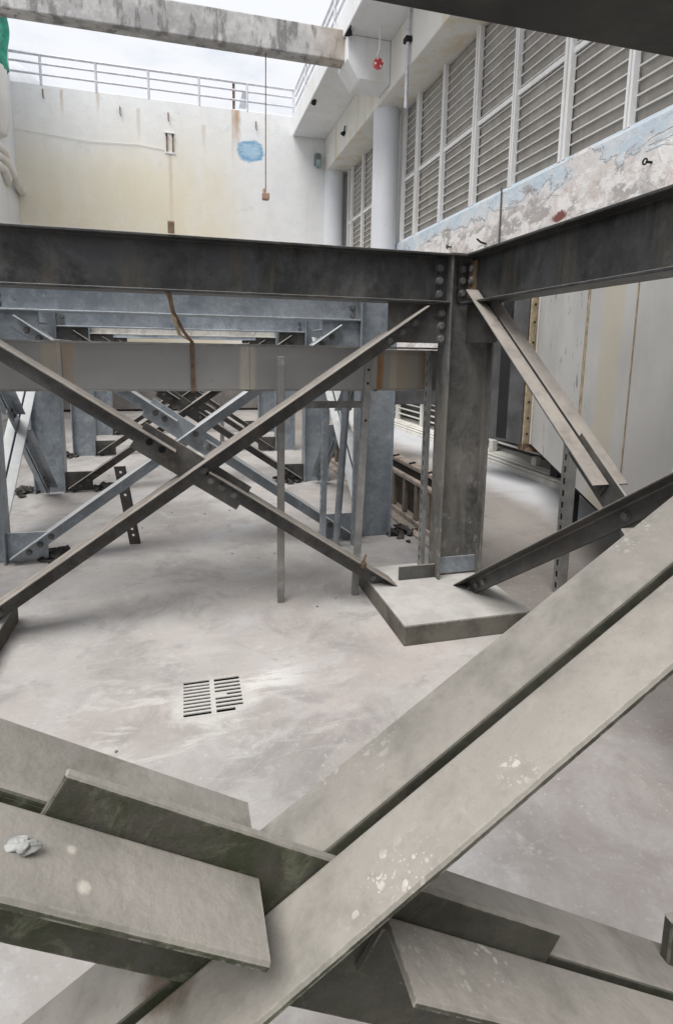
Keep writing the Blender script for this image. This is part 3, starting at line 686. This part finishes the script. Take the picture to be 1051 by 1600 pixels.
# ---- plinth
tag(MB().box(1.06, 1.80, 2.5, 3.30, 0, .116).build('concrete_plinth', M_plinth, bevel=.006, seg=2), 'square concrete plinth under the dark front column', 'plinth', 'column plinths')
tag(MB().box(-1.75, -.915, 2.5, 3.25, 0, .11).build('concrete_plinth', M_plinth, bevel=.006), 'concrete plinth just showing at the left edge of the view', 'plinth', 'column plinths')

# ---- front dark frame (y = 3)
c0 = column(1.48, 1.775, 3.0, .116, 2.05, S_col, 'dark weathered steel column standing on the square plinth', 'steel columns of the frames', plate=False)
MB().box(1.465, 1.79, 2.985, 3.165, 2.05, 2.066).build('cap_plate', S_dark, c0, bevel=.002)
MB().box(1.494, 1.762, 3.062, 3.0695, .13, .235).build('base_stiffener', S_blue, c0)
cl = MB().box(1.545, 1.655, 3.056, 3.0695, 1.80, 2.03).build('clip_plate', S_beam, c0, bevel=.002)
for z in (1.985, 1.92, 1.85): bolt(c0, (1.575, 3.0555, z), 'y', -1, .017)
bf = beam_x(-1.85, 1.478, 3.075, 1.785, 2.062, S_beam, 'long dark steel beam of the front frame, in front of the white wall', 'dark steel beams')
MB().box(1.40, 1.4785, 3.060, 3.070, 1.81, 2.04).build('end_plate', S_beam, bf, bevel=.002)
for z in (1.985, 1.915, 1.84): bolt(bf, (1.432, 3.0595, z), 'y', -1, .018)
# right beam running toward the viewer
t = thing('steel_beam', 'dark steel beam running from the front column toward the viewer on the right', 'beam', (1.63, 1.8, 1.785), 'dark steel beams')
MB().prism(isec(.15, .277, .013, .009), (1.63,0,1.9235), (1,0,0), (0,0,1), (0,1,0), -.4, 3.045).build('section', S_beam, t, bevel=.003, seg=2)
MB().box(1.608, 1.6245, 2.965, 3.045, 1.82, 2.03).build('clip_angle', M_edge, t, bevel=.002)
for z in (1.985, 1.92, 1.85): bolt(t, (1.6075, 3.005, z), 'x', -1, .019)
g0 = (1.12, 1.479, 1.56, 1.784)
fb = cross_brace('x', 3.05, (-1.2,.03), (1.335,1.767), (-1.2,1.76), (1.325,.035), .078, S_brace,
    'brown grey double angle cross brace of the front frame below the long dark beam', 'cross braces of the frames',
    gplates=(g0, (1.24,1.479,.12,.205)), cut=.14, cut2=.065, splice=(.345,.315), spl_w=(-.115,.038), holes=(0,1))
for z in (1.732, 1.66, 1.585): bolt(fb, (1.446, 3.0445, z), 'y', -1, .019)
for s0 in (.69,):
    pass
yb = cross_brace('y', 1.62, (2.93,.105), (.62,1.70), (2.93,1.86), (.62,.10), .078, S_brace,
    'dark and dusty double angle brace under the right hand beam', 'cross braces of the frames',
    gplates=((2.72,3.06,1.565,1.784),), cut=.10, splice=(.36,.3), spl_w=(-.10,.03), sgn=-1)
# clamp on brace
t = thing('beam_clamp', 'rusty screw clamp gripping the lower end of the front cross brace', 'clamp', (.985, 3.0, .30))
MB().box(.968, .998, 2.945, 2.975, .255, .292).build('jaw', M_edge, t, bevel=.005)
MB().tube([(.98,2.96,.293),(.996,2.96,.335)], .007, 8).build('screw', M_edge, t)

# ---- overhead near beam
beam_x(-.9, 1.55, .525, 1.852, 2.125, steel('near_beam_steel', (.013,.014,.013), (.026,.027,.025), (.05,.043,.033), metal=.05, rough=.6, dusty_sides=.1), 'dark steel beam close overhead in the upper right corner', 'dark steel beams')

# ---- near brace
nb = cross_brace('x', .53, (-.75,.330), (1.32,1.750), (-.95,1.557), (1.35,.160), .092, S_near,
    'large dusty double angle cross brace with green mould close to the viewer', 'cross braces of the frames',
    gap=.0125, th=.008, vleg=.071, cut=.048, cut2=.126, overlap=.045, splice=(.285,.395), spl_w=(-.140,.040), bolts=False)
for (x, z, hr) in ((.212, .799, .014),):
    hole(nb, (x, .5238, z), 'y', hr)
MB().box(.722, .80, .585, .602, .52, .618).build('packing_plate', S_near, nb, bevel=.002)
tag(lump((-.147,.480,1.071)).build('mortar_lump', M_stone), 'lump of pale mortar lying on the near dusty brace at left', 'stone')

# ---- blue galvanised frames behind
XL0, XL1, XR0, XR1 = -1.515, -1.222, 1.31, 1.605
rows = [(4.15, 1.735, 'first'), (6.2, 1.705, 'second'), (8.3, 1.69, 'third'), (10.3, 1.68, 'fourth')]
for i, (y, zb, w_) in enumerate(rows):
    m = S_blue
    column(XL0, XL1, y, 0, zb+.29, m, f'blue grey steel column at the left end of the {w_} galvanised frame behind', 'steel columns of the frames', plate=False)
    column(XR0, XR1, y, 0, zb+.29, m, f'blue grey steel column at the right end of the {w_} galvanised frame behind', 'steel columns of the frames', plate=False)
    bt = beam_x(XL1+.002, XR0-.002, y+.075, zb, zb+.28, S_pale if i == 2 else m, ['pale blue steel beam nearest behind the dark front beam', 'pale blue steel beam of the second galvanised frame', 'pale streaked beam of the third frame seen over the duct', 'far steel beam of the last galvanised frame'][i], 'galvanised steel beams')
    if i < 2:
        for xx in (XL1+.05, XR0-.05):
            for z in (zb+.045, zb+.10, zb+.17): bolt(bt, (xx, y+.07, z), 'y', -1, .017)
    zc = zb-.03
    mb = m if i < 2 else S_dark if i == 3 else S_brace
    cross_brace('x', y+.055, (XL1+.03,.05), (XR0-.16,zc), (XL1+.16,zc), (XR0-.03,.05), .078, mb if i != 1 else S_brace,
        ['blue grey double angle cross brace between the first pair of galvanised columns', 'dark brown cross brace between the second pair of galvanised columns', 'brown grey cross brace between the third pair of galvanised columns', 'dark far cross brace between the last pair of columns'][i], 'cross braces of the frames',
        gplates=((XL1+.001, XL1+.29, zb-.205, zb-.001), (XR0-.29, XR0-.001, zb-.205, zb-.001), (XL1+.001, XL1+.26, .01, .215), (XR0-.26, XR0-.001, .01, .215)), cut=.12, splice=(.345,.315), bolts=i < 2)
for (x, lab) in ((-1.37,'pale blue cross brace running back along the left column line'), (1.46,'pale blue cross brace running back along the right column line')):
    cross_brace('y', x, (4.33,.08), (6.17,1.66), (4.33,1.66), (6.17,.08), .078, S_blue, lab, 'cross braces of the frames', cut=.12, splice=(.3,.3), sgn=1 if x < 0 else -1)
    t = thing('steel_beam', 'galvanised beam running back above the ' + ('left' if x < 0 else 'right') + ' column line', 'beam', (x, 5.2, 1.75), 'galvanised steel beams')
    MB().prism(isec(.15, .277, .013, .009), (x,0,1.86), (1,0,0), (0,0,1), (0,1,0), 4.31, 6.19).build('section', S_blue, t, bevel=.003)

# ---- rubble in the floor pockets round the columns
for i, (x, y, lab) in enumerate(((1.72,4.22,'dark rubble in the floor pocket right of the first blue column'),(-.90,4.25,'rubble beside the gusset of the first left blue column'),(-1.64,6.3,'rubble heap left of the second left blue column'),(-.86,6.3,'dark rubble right of the second left blue column'),(-1.62,8.35,'rubble left of the third left column'),(1.14,6.3,'dark rubble at the foot of the second right blue column'),(1.85,3.15,'dark crumbs behind the front plinth'))):
    m = MB(); k = 46 if i < 6 else 10
    for _ in range(k):
        a, r = random.random()*6.28, abs(random.gauss(0, .55))
        rr = random.uniform(.012, .045)
        if i == 6: rr *= .6
        m.rock((x+math.cos(a)*r*.14, y+math.sin(a)*r*.17, .008+max(0, .05-r*.04)*random.random()), rr, .6)
    tag(m.build('rubble_pile', M_black), lab, 'rubble', 'rubble at the column feet', kind='stuff')

# ---- duct with strap
t = thing('cable_duct', 'long grey rectangular sheet metal duct with rust stained seams', 'duct', (0, 3.45, 1.27))
for xa, xb, dz in ((-2.2,-.645,0),(-.641,.353,.0),(.357,1.14,-.002),(1.145,1.60,-.012)):
    MB().box(xa, xb, 3.30, 3.60, 1.272+(.003 if xa > 1 else 0), 1.533+dz).build('duct_section', M_duct, t, bevel=.004)
for xs_ in (-.643, .355, 1.1425): MB().box(xs_-.012, xs_+.012, 3.294, 3.606, 1.264, 1.542).build('joint_collar', M_duct, t, bevel=.002)
m = MB(); m.box(-2.2, 1.6, 3.292, 3.2995, 1.525, 1.537); m.box(-2.2, 1.6, 3.294, 3.2995, 1.266, 1.274); m.build('edge_trim', S_post, t)
t = thing('hanger_strap', 'bent rusty strap looped over the dark front beam and holding the duct', 'strap', (-.05, 3.0, 2.07))
def strip(path, wv, th=.004):
    m = MB(); wv = Vector(wv)
    for a, b in zip(path[:-1], path[1:]):
        a, b = Vector(a), Vector(b); n = (b-a).cross(wv).normalized()*th
        m.quad_box([a-wv, a+wv, a+wv+n, a-wv+n, b-wv, b+wv, b+wv+n, b-wv+n])
    return m
strip([(-.045,2.99,2.064),(-.045,2.992,2.118),(-.045,3.02,2.13)], (.016,0,0)).build('hook_end', M_rust, t)
strip([(-.062,3.02,1.782),(-.05,3.10,1.70),(.0,3.2,1.60),(.045,3.285,1.545),(.047,3.289,1.27),(.047,3.33,1.258)], (.010,.002,0)).build('band', M_rust, t)
strip([(-.075,3.05,1.784),(-.06,3.08,1.74),(-.045,3.13,1.66),(-.02,3.22,1.58),(.04,3.285,1.549)], (.010,.006,0), .003).build('band', M_cream, t)

# ---- loose posts and pipes among the frames
def slotted_angle(name, label, base, top, leg, depth, m, n, group, holes=None):
    """channel: plain front leg along +x, slotted left leg along +y, closed back"""
    t = thing(name, label, 'post', base, group)
    base, top = Vector(base), Vector(top); L = (top-base); ln = L.length; L.normalize()
    X, Y = Vector((1,0,0)), Vector((0,1,0)); th = .003
    def bx(q, o, u, u0, u1, nv, l0, l1):
        a = [o+u*u0+L*l0, o+u*u1+L*l0, o+u*u1+nv*th+L*l0, o+u*u0+nv*th+L*l0]
        q.quad_box(a + [p+L*(l1-l0) for p in a])
    q = MB(); p = ln/n
    if holes is None:
        bx(q, base, X, 0, leg, Y, 0, ln); bx(q, base+X*leg, Y, 0, depth, X, 0, ln); bx(q, base+Y*depth, X, 0, leg, Y, 0, ln)
        o, u, w, nv = base-X*th*0, Y, depth, -X
        cs = [k*p for k in range(n+1)]; hw = .30*p
        bx(q, o, u, 0, w*.34, nv, 0, ln); bx(q, o, u, w*.66, w, nv, 0, ln)
        for k in range(n):
            bx(q, o, u, w*.34, w*.66, nv, k*p, k*p+p-2*hw*.9)
    else:
        bx(q, base, X, 0, leg*.40, Y, 0, ln); bx(q, base, X, leg*.62, leg, Y, 0, ln); bx(q, base+X*leg, Y, 0, depth, -X, 0, ln)
        cuts = [0] + [v for h in holes for v in (h-.009, h+.009)] + [ln]
        for a, b in zip(cuts[0::2], cuts[1::2]): bx(q, base, X, leg*.40, leg*.62, Y, a, b)
    q.build('slotted_angle', m, t)
    return t
G = 'loose posts standing among the frames'
slotted_angle('slotted_post', 'grey slotted channel post standing right of the plinth behind the right brace', (2.25,2.86,0), (2.25,2.86,.98), .055, .06, S_post, 13, G)
slotted_angle('slotted_post', 'tall slotted post standing close behind the front column', (1.462,3.22,0), (1.462,3.22,1.52), .022, .05, S_post, 24, G)
slotted_angle('slotted_post', 'perforated steel angle leaning alone on the floor behind the left arm of the front brace', (-.44,4.42,0), (-.53,4.42,.62), .078, .04, S_dark, 9, G, holes=(.075,.125,.40,.46,.58))
slotted_angle('slotted_post', 'blue grey slotted post under the short horizontal channel', (.985,4.03,0), (1.0,4.03,1.14), .035, .05, S_blue, 18, G)
t = thing('square_post', 'thin grey square tube post standing upright behind the cross of the front brace', 'post', (.528,3.16,0), G)
MB().box(.508, .549, 3.145, 3.175, 0, 1.47).build('tube', S_post, t, bevel=.003)
t = thing('square_post', 'thin grey flat post with bolt holes near the front column, slightly leaning', 'post', (.995,3.16,0), G)
MB().quad_box([(.975,3.145,0),(1.015,3.145,0),(1.015,3.175,0),(.975,3.175,0),(1.025,3.145,1.47),(1.07,3.145,1.47),(1.07,3.175,1.47),(1.025,3.175,1.47)]).build('bar', S_post, t, bevel=.003)
for z in (1.40, 1.32, 1.10): hole(t, (.997+.034*z, 3.1445, z), 'y', .008)
tag(MB().tube([(1.115,4.06,0),(1.095,3.86,.7),(1.075,3.64,1.5)], .027, 14).build('round_pipe', S_blue, smooth=True), 'slanting blue grey round pipe beside the first right blue column', 'pipe')
t = thing('strut_channel', 'short horizontal grey channel fixed between posts under the duct', 'channel', (.95, 3.45, 1.17))
m = MB(); m.box(.74, 1.13, 3.50, 3.54, 1.175, 1.183); m.box(.74, 1.13, 3.50, 3.506, 1.14, 1.1745); m.box(.74, 1.13, 3.534, 3.54, 1.14, 1.1745); m.build('channel', S_post, t)
MB().box(1.131, 1.145, 3.495, 3.545, 1.13, 1.19).build('end_cap', M_hole, t)
slotted_angle('slotted_post', 'pale slim post right behind the leaning flat post', (1.235,4.03,0), (1.25,4.03,1.14), .03, .03, S_blue, 18, G)
slotted_angle('slotted_post', 'pale perforated post far back in the middle', (.55,9.3,0), (.55,9.3,1.5), .06, .06, S_post, 16, G)
# ---- rack along the right column line
t = thing('ladder_rack', 'dusty brown ladder like rack standing on its side along the right column line', 'rack', (2.0, 5.6, 0))
m = MB(); m.box(1.915, 1.975, 3.75, 8.6, .0, .045); m.box(1.915, 1.965, 3.75, 8.6, .362, .40); m.build('rail', M_rack, t, bevel=.006)
m = MB(); m.box(2.02, 2.12, 3.75, 8.6, .43, .47); m.build('rail', M_rack, t, bevel=.006)
MB().box(2.06, 2.10, 3.75, 8.6, 0, .43).build('back_board', plain('rack_dark_wood', (.045,.038,.03), .85, 0, .3), t)
y = 3.85
while y < 8.5:
    MB().box(1.925, 1.96, y, y+.055, .045, .362)  .build('stile', M_rack2, t, bevel=.003); y += .27
m = MB(); m.box(1.80, 1.86, 3.75, 8.2, 0, .022); tag(m.build('batten', M_rack, bevel=.004), 'flat brown batten lying on the floor beside the ladder rack', 'batten')
m = MB()
for k in range(9): m.tube([(2.02, 3.95+.42*k, .475), (2.09, 3.99+.42*k, .475)], .012, 6)
m.build('fastener', M_hole, t)

# far clutter
tag(MB().box(-3.3, 3.3, 14.3, 14.8, .05, .55).build('trough', plain('brown_grey_trough', (.22,.205,.19), .8, 0, .3, 2), bevel=.01), 'low brown grey trough along the foot of the back wall', 'trough')
t = thing('steel_channel', 'dark steel channel crossing under the duct above the white guard rail', 'channel', (3.0, 7.4, .85), None)
MB().box(1.7, 4.1, 7.2, 7.5, .80, 1.05).build('channel', M_dark, t, bevel=.01)
MB().box(2.6, 2.72, 7.12, 7.195, .80, 1.05).build('lug', M_dark, t)
MB().box(4.0, 4.09, 7.25, 7.45, .06, .80).build('leg', M_dark, t)

# ---- sheet metal casing on the right
U = Vector((.427,.904,0)); V = Vector((.904,-.427,0)); A = Vector((3.80,5.53,0))
t = thing('sheet_casing', 'large off white sheet metal casing with brown seams under the right hand beam', 'casing', (3.0, 3.9, .5))
zb, zt = .50, 2.2
def slab(l0, l1, d0, d1, z0, z1):
    P = [A-U*l0+V*d0, A-U*l1+V*d0, A-U*l1+V*d1, A-U*l0+V*d1]
    return MB().quad_box([(p.x,p.y,z0) for p in reversed(P)]+[(p.x,p.y,z1) for p in reversed(P)])
ls = [0, 2.15, 3.2, 3.9]
for a, b in zip(ls[:-1], ls[1:]):
    slab(a+.004, b-.004, 0, .33, zb, zt).build('panel', M_case, t, bevel=.006)
slab(2.13, 2.175, -.010, -.0005, zb, zt).build('seam_strip', M_seam, t, bevel=.003)
slab(3.193, 3.207, -.005, -.0005, zb, zt).build('seam_strip', M_seam, t, bevel=.002)
slab(.012, .07, -.016, -.0005, zb, zt).build('corner_strip', M_case, t, bevel=.003)
po = MB()
P = [(3.655,5.455),(3.79,5.525),(3.80,5.60),(3.70,5.60)]
po.quad_box([(*p,zb) for p in P]+[(*p,zt) for p in P]); po.build('corner_post', M_cream, t, bevel=.004)
for z in (.62,.8,.98,1.2,1.42,1.64,1.86,2.05): MB().lathe((3.722,5.4905,z), [(.013,-.012),(.013,.004)], 8, 'y').build('rivet', M_hole, t)
B = A-U*3.7+V*.33; A2 = A+V*.33
MB().prism([(A2.x-.012,A2.y-.03),(B.x,B.y),(4.04,B.y),(4.04,A2.y-.03)], (0,0,0), (1,0,0), (0,1,0), (0,0,1), zb+.01, zt-.01).build('body', M_case, t)  # hidden block behind the panels, added to shade the floor bay
slab(.35, 3.68, .05, .28, zb-.06, zb-.002).build('base_channel', M_hole, t)
for l in (1.72, 3.5): slab(l, l+.06, .08, .14, 0, zb-.06).build('foot', M_hole, t)
MB().quad_box([(3.68,5.47,.43),(3.90,5.46,.40),(3.90,5.56,.40),(3.68,5.56,.43),(3.66,5.46,.498),(3.83,5.52,.498),(3.83,5.58,.498),(3.66,5.58,.498)]).build('foot', M_rust, t)
MB().box(3.95, 4.03, 5.2, 5.33, .16, .50).build('foot', M_hole, t)
t = thing('cabinet', 'dark grey sheet metal cabinet beside the cream corner post of the casing', 'cabinet', (3.7, 5.8, .5))
P = [(3.50,6.35),(3.645,5.475),(3.695,5.615),(3.98,5.62),(3.98,6.35)]
P = [(3.645,5.475),(3.695,5.615),(3.98,5.62),(3.98,6.35),(3.46,6.30)]
MB().prism(P, (0,0,0), (1,0,0), (0,1,0), (0,0,1), .5, 2.2).build('body', M_dark, t, bevel=.004)
MB().prism([(3.594,5.70),(3.60,5.70),(3.565,5.86),(3.558,5.86)], (0,0,0), (1,0,0), (0,1,0), (0,0,1), .53, 2.15).build('door_edge', M_hole, t)
MB().tube([(3.575,5.70,2.0),(3.56,5.74,1.7),(3.585,5.66,1.5),(3.60,5.62,1.42)], .006, 6).build('cable', M_hole, t)

# ---- crumbs on the floor
m = MB()
for _ in range(60):
    x, y = random.uniform(-1.6, 3.5), random.uniform(.9, 7.5)
    if DR[0]-.05 < x < DR[1]+.05 and DR[2]-.05 < y < DR[3]+.05: continue
    if 1.0 < x < 1.85 and 2.45 < y < 3.35: continue
    m.rock((x, y, .003), random.choice((.003,.004,.005,.006,.008)), .5)
tag(m.build('floor_grit', plain('dark_grit', (.16,.14,.12), .95, 0, .6, 60)), 'small dark crumbs and chips scattered over the concrete floor', 'grit', kind='stuff')

# ------------------------------------------------------------------ light
SUN_EL, SUN_AZ = R_(62), R_(230)                        # azimuth from +y toward +x
wd = bpy.data.worlds.new('World'); sc.world = wd; wd.use_nodes = True
N, L = wd.node_tree.nodes, wd.node_tree.links
bg = N['Background']
sky = N.new('ShaderNodeTexSky'); sky.sky_type = 'NISHITA'; sky.sun_disc = False; sky.sun_elevation = SUN_EL; sky.sun_rotation = SUN_AZ; sky.dust_density = 3; sky.air_density = 1
tc = N.new('ShaderNodeTexCoord'); mp = N.new('ShaderNodeMapping'); mp.inputs['Scale'].default_value = (1,1,2.6); L.new(tc.outputs['Generated'], mp.inputs[0])
nz = N.new('ShaderNodeTexNoise'); nz.inputs['Scale'].default_value = 2.2; nz.inputs['Detail'].default_value = 6; nz.inputs['Roughness'].default_value = .55; L.new(mp.outputs[0], nz.inputs['Vector'])
rp = N.new('ShaderNodeMapRange'); rp.interpolation_type = 'SMOOTHSTEP'; rp.inputs[1].default_value = .32; rp.inputs[2].default_value = .52; rp.inputs[3].default_value = .42; rp.inputs[4].default_value = 1.0; L.new(nz.outputs[0], rp.inputs[0])
mx = N.new('ShaderNodeMix'); mx.data_type = 'RGBA'; L.new(rp.outputs[0], mx.inputs[0]); L.new(sky.outputs[0], mx.inputs[6]); mx.inputs[7].default_value = (4.9, 5.0, 5.2, 1)
L.new(mx.outputs[2], bg.inputs[0]); bg.inputs[1].default_value = .10
sd = bpy.data.lights.new('sun', 'SUN'); sd.energy = 1.9; sd.angle = R_(38); sd.color = (1.0,.975,.94)
so = bpy.data.objects.new('sun', sd); col.objects.link(so)
dirv = Vector((math.sin(SUN_AZ)*math.cos(SUN_EL), math.cos(SUN_AZ)*math.cos(SUN_EL), math.sin(SUN_EL)))
so.rotation_euler = dirv.to_track_quat('Z', 'Y').to_euler()

# ------------------------------------------------------------------ camera
cd = bpy.data.cameras.new('camera'); cam = bpy.data.objects.new('camera', cd); col.objects.link(cam); sc.camera = cam
Rm = ((.96543,-.26021,.01653),(-.02464,-.15397,-.98777),(.25957,.95319,-.15505))
def rot(a, b, c):
    ca,sa,cb,sb,cc,sn = math.cos(a),math.sin(a),math.cos(b),math.sin(b),math.cos(c),math.sin(c)
    Rz = Matrix(((cc,-sn,0),(sn,cc,0),(0,0,1))); B = Matrix(((1,0,0),(0,0,-1),(0,1,0)))
    Rx = Matrix(((1,0,0),(0,ca,-sa),(0,sa,ca))); Rr = Matrix(((cb,-sb,0),(sb,cb,0),(0,0,1)))
    return Rr @ Rx @ B @ Rz
R = rot(.155649, .016747, .265888)
cm = Matrix((R[0], -R[1], -R[2])).transposed().to_4x4(); cm.translation = (0,0,1.5)
cam.matrix_world = cm
cd.sensor_fit = 'VERTICAL'; cd.sensor_height = 24; cd.lens = 873.113/1600*24
cd.shift_y = -(800-687.075)/1600; cd.clip_start = .05; cd.clip_end = 500
sc.view_settings.view_transform = 'Standard'; sc.view_settings.look = 'None'; sc.view_settings.gamma = 1; sc.view_settings.exposure = 0.95
sc.view_settings.use_curve_mapping = False
